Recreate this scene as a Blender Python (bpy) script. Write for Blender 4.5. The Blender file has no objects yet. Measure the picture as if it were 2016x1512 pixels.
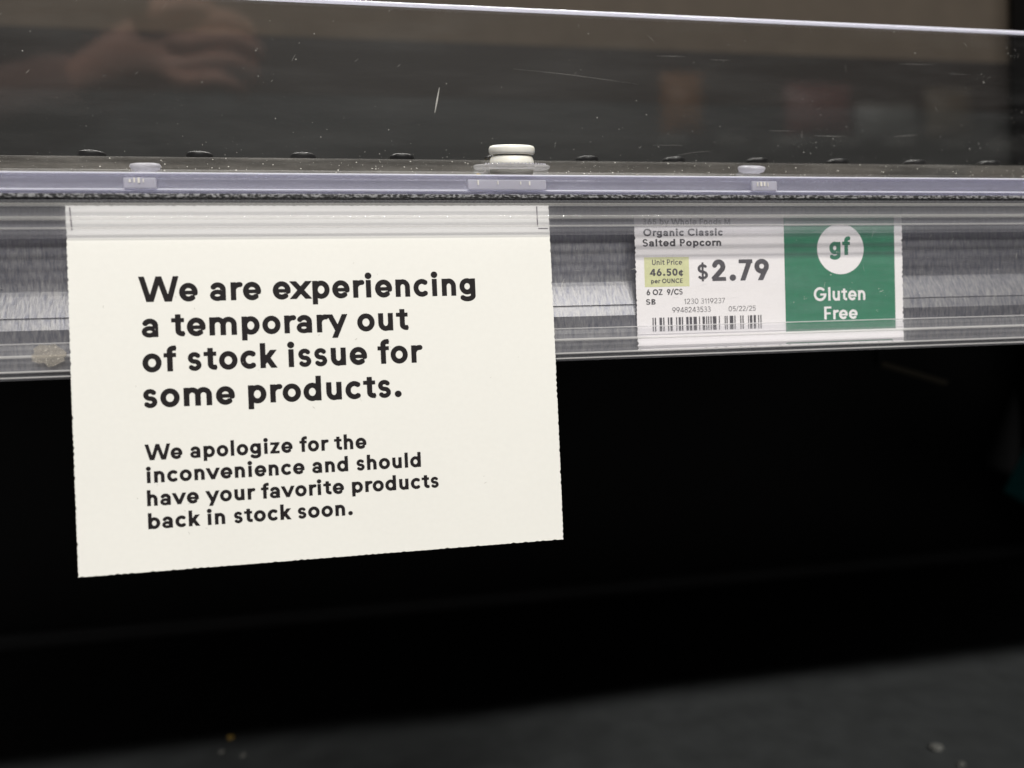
import bpy, bmesh, math, random, os
import numpy as np
from mathutils import Vector, Matrix
random.seed(7)
SC = bpy.context.scene
COL = SC.collection
MM = 0.001

# ------------------------------------------------------------------ camera
CAM_F = 1500.0 / 2016.0            # focal length in image widths
pitch, roll, yaw = math.radians(2.0), math.atan(0.0353), math.atan(1500.0 / 8480.0)
fw = Vector((math.sin(yaw) * math.cos(pitch), math.cos(yaw) * math.cos(pitch), -math.sin(pitch)))
r0 = Vector((math.cos(yaw), -math.sin(yaw), 0.0))
u0 = r0.cross(fw)
rv = r0 * math.cos(roll) - u0 * math.sin(roll)
uv = r0 * math.sin(roll) + u0 * math.cos(roll)
cam = bpy.data.cameras.new('camera')
cam.sensor_width = 36.0
cam.lens = 36.0 * CAM_F
cam.clip_start = 0.01
cam.clip_end = 50.0
cam.dof.use_dof = True
cam.dof.focus_distance = 0.179
cam.dof.aperture_fstop = 9.5
camo = bpy.data.objects.new('camera', cam)
COL.objects.link(camo)
M = Matrix.Identity(4)
for i in range(3):
    M[i][0], M[i][1], M[i][2] = rv[i], uv[i], -fw[i]
M[1][3] = -0.177
camo.matrix_world = M
SC.camera = camo

# ------------------------------------------------------------------ light
world = bpy.data.worlds.new('World')
SC.world = world
world.use_nodes = True
bg = world.node_tree.nodes['Background']
bg.inputs[0].default_value = (1.0, 0.96, 0.93, 1)
bg.inputs[1].default_value = 0.10


def area(name, loc, target, sx, sy, power, color):
    l = bpy.data.lights.new(name, 'AREA')
    l.shape = 'RECTANGLE'
    l.size, l.size_y = sx, sy
    l.energy = power
    l.color = color
    o = bpy.data.objects.new(name, l)
    COL.objects.link(o)
    o.location = loc
    d = Vector(target) - Vector(loc)
    o.rotation_euler = d.to_track_quat('-Z', 'Y').to_euler()
    return o


area('ceiling_strip_light', (0.2, -3.0, 2.5), (0.05, 0, 0), 3.2, 0.16, 246, (1.0, 0.975, 0.92))
area('ceiling_strip_light', (-0.2, 1.1, 2.5), (-0.1, -0.3, 0.2), 3.2, 0.16, 200, (1.0, 0.975, 0.92))  # second strip, added to brighten the mirrored hand from the shelf side

SC.view_settings.view_transform = 'Standard'
SC.view_settings.look = 'None'
SC.view_settings.exposure = 0.0
SC.view_settings.gamma = 1.0
SC.view_settings.use_curve_mapping = False
SC.render.engine = 'CYCLES'
SC.cycles.use_denoising = True
SC.cycles.max_bounces = 14
SC.cycles.transmission_bounces = 12
SC.cycles.transparent_max_bounces = 24
SC.cycles.caustics_refractive = True
SC.cycles.caustics_reflective = False
SC.cycles.sample_clamp_indirect = 6.0
SC.cycles.blur_glossy = 0.3


# ------------------------------------------------------------------ helpers
def link(name, me, mat=None, parent=None):
    o = bpy.data.objects.new(name, me)
    COL.objects.link(o)
    if mat is not None:
        me.materials.append(mat)
    if parent is not None:
        o.parent = parent
    return o


def obj(name, bm, mat, parent=None, smooth=False):
    me = bpy.data.meshes.new(name)
    bmesh.ops.recalc_face_normals(bm, faces=bm.faces[:])
    if smooth:
        for f in bm.faces:
            f.smooth = True
    bm.to_mesh(me)
    bm.free()
    return link(name, me, mat, parent)


def thing(name, label, cat, group=None, loc=(0, 0, 0)):
    o = bpy.data.objects.new(name, None)
    o.empty_display_size = 0.01
    COL.objects.link(o)
    o.location = loc
    return tag(o, label, cat, group)


def tag(o, label=None, cat=None, group=None, kind=None):
    if label: o['label'] = label
    if cat: o['category'] = cat
    if group: o['group'] = group
    if kind: o['kind'] = kind
    return o


def add_box(bm, x0, x1, y0, y1, z0, z1, bevel=0.0, seg=2):
    r = bmesh.ops.create_cube(bm, size=1.0)
    for v in r['verts']:
        v.co = Vector(((x0 + x1) / 2 + v.co.x * (x1 - x0), (y0 + y1) / 2 + v.co.y * (y1 - y0), (z0 + z1) / 2 + v.co.z * (z1 - z0)))
    if bevel > 0:
        es = list({e for v in r['verts'] for e in v.link_edges})
        bmesh.ops.bevel(bm, geom=es, offset=bevel, segments=seg, affect='EDGES', profile=0.5)


def add_prism(bm, prof, x0, x1, nx=1):
    """closed (y, z) profile pulled along the shelf"""
    rings = []
    for i in range(nx + 1):
        x = x0 + (x1 - x0) * i / nx
        rings.append([bm.verts.new((x, p[0], p[1])) for p in prof])
    n = len(prof)
    for a, b in zip(rings[:-1], rings[1:]):
        for i in range(n):
            j = (i + 1) % n
            bm.faces.new((a[i], a[j], b[j], b[i]))
    bm.faces.new(rings[0])
    bm.faces.new(list(reversed(rings[-1])))


def add_lathe(bm, prof, n=48, mat=None):
    """(r, z) profile turned about z"""
    rings = []
    for r, z in prof:
        if r < 1e-7:
            rings.append([bm.verts.new((0, 0, z))])
        else:
            rings.append([bm.verts.new((r * math.cos(2 * math.pi * k / n), r * math.sin(2 * math.pi * k / n), z)) for k in range(n)])
    for a, b in zip(rings[:-1], rings[1:]):
        for k in range(n):
            j = (k + 1) % n
            if len(a) == 1 and len(b) == 1: continue
            if len(a) == 1: bm.faces.new((a[0], b[j], b[k]))
            elif len(b) == 1: bm.faces.new((a[k], a[j], b[0]))
            else: bm.faces.new((a[k], a[j], b[j], b[k]))
    if mat is not None:
        bmesh.ops.transform(bm, matrix=mat, verts=bm.verts[:])


def bump_arc(y, z, r, h, n=10):
    """points of a small rounded bead on a face at depth y looking to -y, from high z to low z"""
    return [(y - h * math.sin(math.pi * k / n), z + r * math.cos(math.pi * k / n)) for k in range(n + 1)]


class NT:
    def __init__(self, name):
        self.m = bpy.data.materials.new(name)
        self.m.use_nodes = True
        self.t = self.m.node_tree
        self.t.nodes.clear()
        self.out = self.n('ShaderNodeOutputMaterial')

    def n(self, kind, **kw):
        nd = self.t.nodes.new(kind)
        for k, v in kw.items():
            if k.startswith('i_'):
                nd.inputs[k[2:].replace('_', ' ')].default_value = v
            else:
                setattr(nd, k, v)
        return nd

    def l(self, a, b):
        self.t.links.new(a, b)

    def surf(self, s):
        self.l(s, self.out.inputs['Surface'])
        return self.m


def c4(c): return (c[0], c[1], c[2], 1.0)


def mat_plain(name, col, rough=0.5, spec=0.5, metal=0.0, noise=0.0, nscale=300.0, bump=0.0, bscale=800.0):
    q = NT(name)
    p = q.n('ShaderNodeBsdfPrincipled')
    p.inputs['Base Color'].default_value = c4(col)
    p.inputs['Roughness'].default_value = rough
    p.inputs['Metallic'].default_value = metal
    p.inputs['Specular IOR Level'].default_value = spec
    if noise or bump:
        tc = q.n('ShaderNodeTexCoord')
    if noise:
        nz = q.n('ShaderNodeTexNoise')
        nz.inputs['Scale'].default_value = nscale
        nz.inputs['Detail'].default_value = 6
        q.l(tc.outputs['Object'], nz.inputs['Vector'])
        r = q.n('ShaderNodeValToRGB')
        r.color_ramp.elements[0].position = 0.3
        r.color_ramp.elements[1].position = 0.7
        r.color_ramp.elements[0].color = c4([v * (1 - noise) for v in col])
        r.color_ramp.elements[1].color = c4([min(1, v * (1 + noise)) for v in col])
        q.l(nz.outputs['Fac'], r.inputs['Fac'])
        q.l(r.outputs['Color'], p.inputs['Base Color'])
    if bump:
        nz2 = q.n('ShaderNodeTexNoise')
        nz2.inputs['Scale'].default_value = bscale
        nz2.inputs['Detail'].default_value = 4
        q.l(tc.outputs['Object'], nz2.inputs['Vector'])
        b = q.n('ShaderNodeBump')
        b.inputs['Strength'].default_value = bump
        b.inputs['Distance'].default_value = 0.0005
        q.l(nz2.outputs['Fac'], b.inputs['Height'])
        q.l(b.outputs['Normal'], p.inputs['Normal'])
    return q.surf(p.outputs[0])


def mat_sheet(name, tint, haze, hazecol, rough=0.02, smear=0.0, ior=1.49):
    """thin clear plastic sheet: see-through plus a Fresnel reflection, a little milky haze and wiped dust"""
    q = NT(name)
    tr = q.n('ShaderNodeBsdfTransparent'); tr.inputs[0].default_value = c4(tint)
    gl = q.n('ShaderNodeBsdfGlossy'); gl.inputs['Roughness'].default_value = rough
    lw = q.n('ShaderNodeLayerWeight'); lw.inputs['Blend'].default_value = 0.5
    pw = q.n('ShaderNodeMath', operation='POWER'); q.l(lw.outputs['Facing'], pw.inputs[0]); pw.inputs[1].default_value = 5.0
    fr = q.n('ShaderNodeMath', operation='MULTIPLY_ADD'); q.l(pw.outputs[0], fr.inputs[0]); fr.inputs[1].default_value = 0.96; fr.inputs[2].default_value = 0.04
    mx = q.n('ShaderNodeMixShader')
    q.l(fr.outputs[0], mx.inputs[0]); q.l(tr.outputs[0], mx.inputs[1]); q.l(gl.outputs[0], mx.inputs[2])
    df = q.n('ShaderNodeBsdfDiffuse'); df.inputs[0].default_value = c4(hazecol)
    m2 = q.n('ShaderNodeMixShader')
    m2.inputs[0].default_value = haze
    if smear > 0:
        tc = q.n('ShaderNodeTexCoord')
        mp = q.n('ShaderNodeMapping'); mp.inputs['Scale'].default_value = (25, 60, 160)
        mp.inputs['Rotation'].default_value = (0, 0.35, 0)
        nz = q.n('ShaderNodeTexNoise'); nz.inputs['Scale'].default_value = 1.0; nz.inputs['Detail'].default_value = 8; nz.inputs['Roughness'].default_value = 0.7
        q.l(tc.outputs['Object'], mp.inputs[0]); q.l(mp.outputs[0], nz.inputs['Vector'])
        nf = q.n('ShaderNodeTexNoise'); nf.inputs['Scale'].default_value = 2600.0; nf.inputs['Detail'].default_value = 2
        q.l(tc.outputs['Object'], nf.inputs['Vector'])
        r1 = q.n('ShaderNodeMapRange'); r1.inputs['From Min'].default_value = 0.45; r1.inputs['From Max'].default_value = 0.8; r1.inputs['To Max'].default_value = smear
        q.l(nz.outputs['Fac'], r1.inputs['Value'])
        r2 = q.n('ShaderNodeMapRange'); r2.inputs['From Min'].default_value = 0.62; r2.inputs['From Max'].default_value = 0.78; r2.inputs['To Max'].default_value = smear * 2.0
        q.l(nf.outputs['Fac'], r2.inputs['Value'])
        a = q.n('ShaderNodeMath', operation='ADD'); q.l(r1.outputs[0], a.inputs[0]); q.l(r2.outputs[0], a.inputs[1])
        a2 = q.n('ShaderNodeMath', operation='ADD'); q.l(a.outputs[0], a2.inputs[0]); a2.inputs[1].default_value = haze
        q.l(a2.outputs[0], m2.inputs[0])
    q.l(mx.outputs[0], m2.inputs[1]); q.l(df.outputs[0], m2.inputs[2])
    return q.surf(m2.outputs[0])


def mat_moulded(name, tint, clear=0.45, haze=0.12, hazecol=(0.7, 0.72, 0.85), rough=0.03):
    """solid moulded plastic: refracting glass partly cleared so that light passes, plus milky scatter"""
    q = NT(name)
    g = q.n('ShaderNodeBsdfGlass'); g.inputs['Color'].default_value = c4(tint); g.inputs['IOR'].default_value = 1.49; g.inputs['Roughness'].default_value = rough
    tr = q.n('ShaderNodeBsdfTransparent'); tr.inputs[0].default_value = c4(tint)
    m1 = q.n('ShaderNodeMixShader'); m1.inputs[0].default_value = clear
    q.l(g.outputs[0], m1.inputs[1]); q.l(tr.outputs[0], m1.inputs[2])
    df = q.n('ShaderNodeBsdfDiffuse'); df.inputs[0].default_value = c4(hazecol)
    tl = q.n('ShaderNodeBsdfTranslucent'); tl.inputs[0].default_value = c4(hazecol)
    m3 = q.n('ShaderNodeMixShader'); m3.inputs[0].default_value = 0.5
    q.l(df.outputs[0], m3.inputs[1]); q.l(tl.outputs[0], m3.inputs[2])
    m2 = q.n('ShaderNodeMixShader'); m2.inputs[0].default_value = haze
    q.l(m1.outputs[0], m2.inputs[1]); q.l(m3.outputs[0], m2.inputs[2])
    return q.surf(m2.outputs[0])


def mat_brushed(name):
    q = NT(name)
    tc = q.n('ShaderNodeTexCoord')
    mp = q.n('ShaderNodeMapping'); mp.inputs['Scale'].default_value = (1900, 420, 420)
    nz = q.n('ShaderNodeTexNoise'); nz.inputs['Scale'].default_value = 1.0; nz.inputs['Detail'].default_value = 6; nz.inputs['Roughness'].default_value = 0.65
    q.l(tc.outputs['Object'], mp.inputs[0]); q.l(mp.outputs[0], nz.inputs['Vector'])
    p = q.n('ShaderNodeBsdfPrincipled')
    p.inputs['Metallic'].default_value = 0.9
    r = q.n('ShaderNodeValToRGB')
    r.color_ramp.elements[0].position = 0.32; r.color_ramp.elements[1].position = 0.72
    r.color_ramp.elements[0].color = (0.105, 0.108, 0.128, 1); r.color_ramp.elements[1].color = (0.29, 0.285, 0.275, 1)
    q.l(nz.outputs['Fac'], r.inputs['Fac']); q.l(r.outputs['Color'], p.inputs['Base Color'])
    mr = q.n('ShaderNodeMapRange'); mr.inputs['To Min'].default_value = 0.33; mr.inputs['To Max'].default_value = 0.58
    q.l(nz.outputs['Fac'], mr.inputs['Value']); q.l(mr.outputs[0], p.inputs['Roughness'])
    b = q.n('ShaderNodeBump'); b.inputs['Strength'].default_value = 0.35; b.inputs['Distance'].default_value = 0.0002
    q.l(nz.outputs['Fac'], b.inputs['Height']); q.l(b.outputs['Normal'], p.inputs['Normal'])
    return q.surf(p.outputs[0])


def mat_felt(name):
    q = NT(name)
    tc = q.n('ShaderNodeTexCoord')
    mp = q.n('ShaderNodeMapping'); mp.inputs['Scale'].default_value = (1500, 1500, 2200)
    nz = q.n('ShaderNodeTexNoise'); nz.inputs['Scale'].default_value = 1.0; nz.inputs['Detail'].default_value = 3
    q.l(tc.outputs['Object'], mp.inputs[0]); q.l(mp.outputs[0], nz.inputs['Vector'])
    r = q.n('ShaderNodeValToRGB')
    r.color_ramp.elements[0].position = 0.46; r.color_ramp.elements[1].position = 0.60
    r.color_ramp.elements[0].color = (0.012, 0.012, 0.013, 1); r.color_ramp.elements[1].color = (0.26, 0.26, 0.27, 1)
    q.l(nz.outputs['Fac'], r.inputs['Fac'])
    p = q.n('ShaderNodeBsdfPrincipled'); p.inputs['Roughness'].default_value = 0.8
    q.l(r.outputs['Color'], p.inputs['Base Color'])
    b = q.n('ShaderNodeBump'); b.inputs['Strength'].default_value = 0.9; b.inputs['Distance'].default_value = 0.0005
    q.l(nz.outputs['Fac'], b.inputs['Height']); q.l(b.outputs['Normal'], p.inputs['Normal'])
    return q.surf(p.outputs[0])


def mat_paper(name, col, trans=0.08):
    q = NT(name)
    tc = q.n('ShaderNodeTexCoord')
    nz = q.n('ShaderNodeTexNoise'); nz.inputs['Scale'].default_value = 900; nz.inputs['Detail'].default_value = 5
    q.l(tc.outputs['Object'], nz.inputs['Vector'])
    n2 = q.n('ShaderNodeTexNoise'); n2.inputs['Scale'].default_value = 35; n2.inputs['Detail'].default_value = 3
    q.l(tc.outputs['Object'], n2.inputs['Vector'])
    ad = q.n('ShaderNodeMath', operation='ADD'); q.l(nz.outputs['Fac'], ad.inputs[0]); q.l(n2.outputs['Fac'], ad.inputs[1])
    r = q.n('ShaderNodeMapRange'); r.inputs['From Min'].default_value = 0.7; r.inputs['From Max'].default_value = 1.3
    q.l(ad.outputs[0], r.inputs['Value'])
    mc = q.n('ShaderNodeMix', data_type='RGBA')
    mc.inputs[6].default_value = c4([v * 0.97 for v in col]); mc.inputs[7].default_value = c4(col)
    q.l(r.outputs[0], mc.inputs[0])
    p = q.n('ShaderNodeBsdfPrincipled'); p.inputs['Roughness'].default_value = 0.55; p.inputs['Specular IOR Level'].default_value = 0.3
    q.l(mc.outputs[2], p.inputs['Base Color'])
    b = q.n('ShaderNodeBump'); b.inputs['Strength'].default_value = 0.08; b.inputs['Distance'].default_value = 0.0002
    q.l(nz.outputs['Fac'], b.inputs['Height']); q.l(b.outputs['Normal'], p.inputs['Normal'])
    return q.surf(p.outputs[0])


MT = {}
MT['black'] = mat_plain('black_powder_coat', (0.010, 0.010, 0.011), 0.5, 0.25, bump=0.25, bscale=2500)
MT['lip'] = mat_plain('dark_shelf_steel', (0.030, 0.029, 0.027), 0.5, 0.4, noise=0.4, nscale=500, bump=0.2)
MT['plug'] = mat_plain('black_plug_plastic', (0.010, 0.010, 0.011), 0.35, 0.45)
MT['brushed'] = mat_brushed('brushed_steel')
MT['felt'] = mat_felt('speckled_felt')
MT['panel'] = mat_sheet('clear_acrylic', (0.95, 0.95, 0.95), 0.0025, (0.60, 0.60, 0.60), 0.045, smear=0.014)
MT['foot'] = mat_sheet('dusty_acrylic', (0.92, 0.92, 0.92), 0.012, (0.58, 0.55, 0.51), 0.05, smear=0.085)
MT['cover'] = mat_sheet('clear_cover', (0.985, 0.985, 0.99), 0.028, (0.70, 0.70, 0.84), 0.05, smear=0.03)
MT['rail'] = mat_moulded('moulded_rail', (0.88, 0.88, 0.95), 0.6, 0.15, (0.68, 0.68, 0.86))
MT['edge'] = mat_moulded('sawn_acrylic_edge', (0.9, 0.9, 0.97), 0.2, 0.50, (0.76, 0.75, 0.80))
MT['sawn_highlight'] = mat_moulded('sawn_edge_and_highlight', (0.9, 0.9, 0.97), 0.3, 0.85, (0.88, 0.88, 0.95))  # frosted sawn edge; its white also paints the rail's highlight lines
MT['barrel'] = mat_moulded('cloudy_nylon', (0.9, 0.89, 0.86), 0.2, 0.75, (0.70, 0.68, 0.63))
MT['flange'] = mat_moulded('clear_flange', (0.95, 0.95, 0.96), 0.6, 0.25, (0.85, 0.84, 0.86))
MT['channel'] = mat_moulded('moulded_channel', (0.98, 0.98, 0.99), 0.95, 0.115, (0.84, 0.84, 0.90))
MT['rib'] = mat_moulded('milky_rib_highlight', (0.99, 0.99, 0.99), 1.0, 0.22, (0.93, 0.92, 0.88))  # milky cream haze paints the bright lines along the lip ribs
MT['rivet'] = mat_plain('white_nylon', (0.74, 0.73, 0.68), 0.35, 0.4)
MT['rivet'].node_tree.nodes['Principled BSDF'].inputs['Subsurface Weight'].default_value = 0.8
MT['rivet'].node_tree.nodes['Principled BSDF'].inputs['Subsurface Radius'].default_value = (0.0035, 0.0033, 0.0028)
MT['dust'] = mat_plain('dust', (0.62, 0.60, 0.56), 0.9, 0.1)  # dust tone, also used for the painted sparkle chips on the blocks
MT['dimdust'] = mat_plain('faint_dust', (0.42, 0.41, 0.39), 0.9, 0.1)
MT['speck'] = mat_plain('grey_fleck', (0.42, 0.41, 0.38), 0.9, 0.1)
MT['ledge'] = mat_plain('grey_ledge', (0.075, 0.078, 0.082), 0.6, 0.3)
MT['slimbar'] = mat_plain('tan_bar', (0.10, 0.085, 0.06), 0.6, 0.3)
MT['rib_glint'] = mat_moulded('painted_rib_glint', (0.99, 0.99, 0.99), 1.0, 0.50, (0.92, 0.91, 0.90))  # matte white haze stands in for glints along the lower ribs
MT['crumb'] = mat_plain('crumb', (0.40, 0.26, 0.06), 0.8, 0.2)
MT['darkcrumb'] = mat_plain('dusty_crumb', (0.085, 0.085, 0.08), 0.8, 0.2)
MT['palecrumb'] = mat_plain('pale_crumb', (0.30, 0.28, 0.25), 0.8, 0.2)
MT['sign'] = mat_paper('cream_card', (0.715, 0.708, 0.676))
MT['tagp'] = mat_paper('white_tag_paper', (0.90, 0.87, 0.86))
MT['ink'] = mat_plain('black_ink', (0.013, 0.011, 0.012), 0.6, 0.12)
MT['thermal'] = mat_plain('thermal_print', (0.05, 0.045, 0.045), 0.6, 0.3, noise=0.35, nscale=2500)
MT['faint'] = mat_plain('faint_print', (0.06, 0.055, 0.055), 0.6, 0.3)
MT['lime'] = mat_plain('yellow_green_print', (0.66, 0.67, 0.36), 0.6, 0.3, noise=0.06, nscale=900)
MT['green'] = mat_plain('green_print', (0.014, 0.18, 0.085), 0.5, 0.3, noise=0.06, nscale=500)
MT['tagwhite'] = MT['tagp']
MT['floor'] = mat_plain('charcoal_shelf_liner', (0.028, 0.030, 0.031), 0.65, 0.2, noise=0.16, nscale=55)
MT['backbrown'] = mat_plain('taupe_back_panel', (0.052, 0.041, 0.031), 0.7, 0.2, noise=0.08, nscale=40)
MT['backdark'] = mat_plain('dark_brown_back_band', (0.010, 0.008, 0.007), 0.6, 0.2)
MT['backgrey'] = mat_plain('charcoal_back_board', (0.014, 0.0145, 0.0145), 0.6, 0.2)
MT['teal'] = mat_plain('teal_card', (0.05, 0.42, 0.44), 0.9, 0.05)
MT['residue'] = mat_sheet('sticky_residue', (0.9, 0.88, 0.85), 0.10, (0.62, 0.58, 0.52), 0.4, smear=0.35)
MT['pen'] = mat_plain('violet_black_ink', (0.03, 0.015, 0.03), 0.5, 0.3)

XA, XB = -0.36, 0.60     # ends of the shelf run

# ------------------------------------------------------------------ upper shelf
shelf = thing('store_shelf', 'black steel shelf with brushed front edge carrying the label holder and clear guard', 'shelf')
bm = bmesh.new(); add_box(bm, XA, XB, 0.010, 0.43, 0.002, 0.044, 0.0008); obj('deck', bm, MT['black'], shelf)
bm = bmesh.new()
prof = [(0.0066, 0.0372), (0.0064, 0.0182)]
for k in range(7):
    t = k / 6
    prof.append((0.0062 - 0.0025 * t ** 0.9, (17.9 - 5.8 * t) * MM))
prof += [(0.0039, 0.0120), (0.0039, 0.0118)]
for k in range(4):
    t = k / 3
    prof.append((0.0038 - 0.0006 * t, (11.6 - 2.2 * t) * MM))
prof += [(0.0033, 0.0066), (0.0036, 0.0064), (0.0034, 0.0040), (0.0036, 0.0006), (0.0098, 0.0006), (0.0098, 0.0372)]
add_prism(bm, prof, XA, XB); obj('front_face', bm, MT['brushed'], shelf)
bm = bmesh.new(); add_box(bm, XA, XB, 0.0225, 0.060, 0.0442, 0.0520, 0.0006); obj('front_lip', bm, MT['lip'], shelf)
bm = bmesh.new(); add_box(bm, XA, XB, -0.0044, 0.0060, 0.03640, 0.03725, 0.0002, 2); obj('felt_strip', bm, MT['felt'], shelf)
bm = bmesh.new(); add_prism(bm, [(0.0040, 0.0375), (0.0040, 0.0395), (0.0190, 0.0480), (0.0190, 0.0442), (0.0099, 0.0442), (0.0099, 0.0375)], XA, XB); obj('front_ledge', bm, MT['lip'], shelf)
prof = [(0.0, 0.0022), (0.0026, 0.0022), (0.0030, 0.00215), (0.00318, 0.0020), (0.00322, 0.0018), (0.00322, 0.0), (0.0, 0.0)]
for k in range(-8, 16):
    bm = bmesh.new(); add_lathe(bm, prof, 28)
    o = obj('plug', bm, MT['plug'], shelf, True)
    o.location = ((8.8 + 25.15 * k) * MM, 0.0270, 0.05165)

bm = bmesh.new(); add_box(bm, -.021, .021, -.003, .003, -.0012, .0012, .0004)
bmesh.ops.transform(bm, matrix=Matrix.Translation((.292, .20, -.0165)) @ Matrix.Rotation(math.radians(17), 4, 'Y'), verts=bm.verts[:])
obj('underside_bar', bm, MT['slimbar'], shelf)  # slim slanted tan bar drawn as a faint line below the deck
bm = bmesh.new(); add_box(bm, .270, .273, .198, .202, -.0115, .0019); obj('bar_leg', bm, MT['black'], shelf)  # black leg added to hold the slanted bar

# ------------------------------------------------------------------ clear guard
guard = thing('shelf_guard', 'tall clear acrylic guard scuffed and dusty along the front of the shelf', 'shelf guard')
bm = bmesh.new(); add_box(bm, XA, XB, 0.0192, 0.0208, 0.0502, 0.0897); obj('panel', bm, MT['panel'], guard)
bm = bmesh.new(); add_box(bm, XA, XB, 0.0191, 0.0209, 0.08975, 0.09015, 0.0001, 1); obj('top_edge', bm, MT['sawn_highlight'], guard)
bm = bmesh.new()
add_prism(bm, [(0.0038, 0.0405), (0.0038, 0.0422), (0.0190, 0.0510), (0.0190, 0.0493)], XA, XB); obj('foot', bm, MT['foot'], guard)
bm = bmesh.new()
prof = [(0.0036, 0.0424)] + bump_arc(-0.0018, 0.0418, 0.0003, 0.0004, 8) + [(-0.0014, 0.0413), (-0.0017, 0.0408), (-0.0017, 0.0387), (-0.0014, 0.0384), (0.0036, 0.0384)]
add_prism(bm, prof, XA, XB); obj('front_rail', bm, MT['rail'], guard)
for z, r, y in ((0.0420, .00022, -0.0021), (0.0386, .00020, -0.0018)):
    bm = bmesh.new(); add_prism(bm, [(y - r * math.sin(2 * math.pi * k / 10), z + r * math.cos(2 * math.pi * k / 10)) for k in range(10)], XA, XB)
    obj('rail_highlight_bead', bm, MT['sawn_highlight'], guard, True)  # whitened beads carry the rail's highlight lines as colour
# moulded blocks where the guard is fastened
for (a, b, kind) in ((22.2, 40.6, 1), (-51.2, -44.6, 0), (92.1, 98.8, 0)):
    bm = bmesh.new(); add_box(bm, a * MM, b * MM, -0.0027, -0.0019, 0.0386, 0.0410, 0.0003, 2)
    blk = obj('fastening_block', bm, MT['edge'], guard)
    bm = bmesh.new()
    xs = [a + 1.4 + 0.9 * i for i in range(4)] if not kind else [a + 2.4, a + 7.0, b - 6.1, b - 4.0]
    for x in xs:
        w = random.uniform(0.12, 0.28)
        add_box(bm, (x - w) * MM, (x + w) * MM, -0.00295, -0.00275, (39.6 + random.uniform(0, .3)) * MM, (40.5 + random.uniform(0, .4)) * MM, 0.00004, 1)
    obj('sparkle_chip', bm, MT['dust'], blk)  # pale chips paint the sparkles on the fastening blocks
for (x, z, w) in ((-50.0, 46.6, 3.3), (98.8, 47.3, 3.5)):
    bm = bmesh.new()
    prof = [(0, 0.0006), (0.6 * w * MM, 0.0006), (0.92 * w * MM, 0.0004), (w * MM, 0.0), (0.9 * w * MM, -0.0009), (0.6 * w * MM, -0.0013), (0, -0.0013)]
    add_lathe(bm, prof, 40, Matrix.Rotation(math.radians(16), 4, 'X')); o = obj('snap_button', bm, MT['edge'], guard, True)
    o.location = (x * MM, 0.0100, z * MM)


def specks(n, fx, fz, fy, r0_, r1_, bm):
    for _ in range(n):
        x, z = fx(), fz()
        y, ny, nz = fy(z)
        r = r0_ + (r1_ - r0_) * random.random() ** 4
        k = random.randint(5, 7)
        el, a0 = random.uniform(0.4, 1), random.uniform(0, 6.28)
        pts = []
        for i in range(k):
            t = 2 * math.pi * i / k
            rr = r * random.uniform(0.6, 1.2)
            a, b = rr * math.cos(t), rr * math.sin(t) * el
            a, b = a * math.cos(a0) - b * math.sin(a0), a * math.sin(a0) + b * math.cos(a0)
            pts.append(bm.verts.new((x + a, y - b * nz + ny * 0.00002, z - b * ny * -1 if ny < 0 else z + b)))
        c = bm.verts.new((x, y + ny * r * 0.5, z + nz * r * 0.5))
        for i in range(k):
            bm.faces.new((pts[i], pts[(i + 1) % k], c))


def sliver(bm, x0, z0, x1, z1, w, y, bend=0.0):
    n = 6
    L = math.hypot(x1 - x0, z1 - z0); nx, nz = -(z1 - z0) / L, (x1 - x0) / L
    prev = None
    for i in range(n + 1):
        t = i / n
        cx, cz = x0 + (x1 - x0) * t + nx * bend * math.sin(math.pi * t), z0 + (z1 - z0) * t + nz * bend * math.sin(math.pi * t)
        ww = w * (0.25 + 0.75 * math.sin(math.pi * min(max(t, .06), .94))) * random.uniform(.8, 1.2)
        pr = (bm.verts.new((cx + nx * ww, y, cz + nz * ww)), bm.verts.new((cx, y - w * .6, cz)), bm.verts.new((cx - nx * ww, y, cz - nz * ww)))
        if prev:
            bm.faces.new((prev[0], prev[1], pr[1], pr[0])); bm.faces.new((prev[1], prev[2], pr[2], pr[1]))
        prev = pr


bm = bmesh.new()
pf = lambda z: (0.01915, -1.0, 0.0)
specks(200, lambda: random.uniform(-.09, .20), lambda: random.uniform(.0515, .0885), pf, .00003, .00019, bm)
specks(340, lambda: random.uniform(-.09, .20), lambda: .0515 + .016 * random.random() ** 1.8, pf, .00003, .00015, bm)
for (px, pz, s, n) in ((.187, .083, .0016, 12), (.176, .077, .0016, 10), (.190, .066, .0018, 14), (.128, .058, .0030, 16), (.120, .056, .002, 10), (-.030, .069, .004, 9), (-.043, .069, .004, 6), (.056, .086, .0004, 4), (-.026, .0775, .0006, 5)):
    specks(n, lambda: random.gauss(px, s), lambda: random.gauss(pz, s * .6), pf, .00005, .00022, bm)
sliver(bm, .01864, .0692, .01722, .0628, .00016, .0191)
for _ in range(20):
    x, z = random.uniform(-.09, .2), random.uniform(.053, .087)
    L, a = random.uniform(.0004, .0022), random.gauss(1.0, .6)
    sliver(bm, x, z, x + L * math.cos(a), z + L * math.sin(a), random.uniform(.000012, .00003), .01915, random.uniform(-.0001, .0001))
for _ in range(8):
    x, z = random.uniform(.07, .19), random.choice((.0590, .0598, .0610, .0562, .0780, .0792)) + random.gauss(0, .0004)
    sliver(bm, x, z, x + random.uniform(.004, .012), z + random.gauss(0, .0002), random.uniform(.00001, .00002), .01915)
for (x, z, L, a) in ((.082, .0528, .010, .12), (.0745, .0845, .003, -.8), (.170, .086, .002, -.7), (.038, .0745, .034, -.09)):
    sliver(bm, x, z, x + L * math.cos(a), z + L * math.sin(a), .000018, .01915, .0003)
tag(obj('dust', bm, MT['dimdust'], guard), kind='stuff')
bm = bmesh.new()
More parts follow.
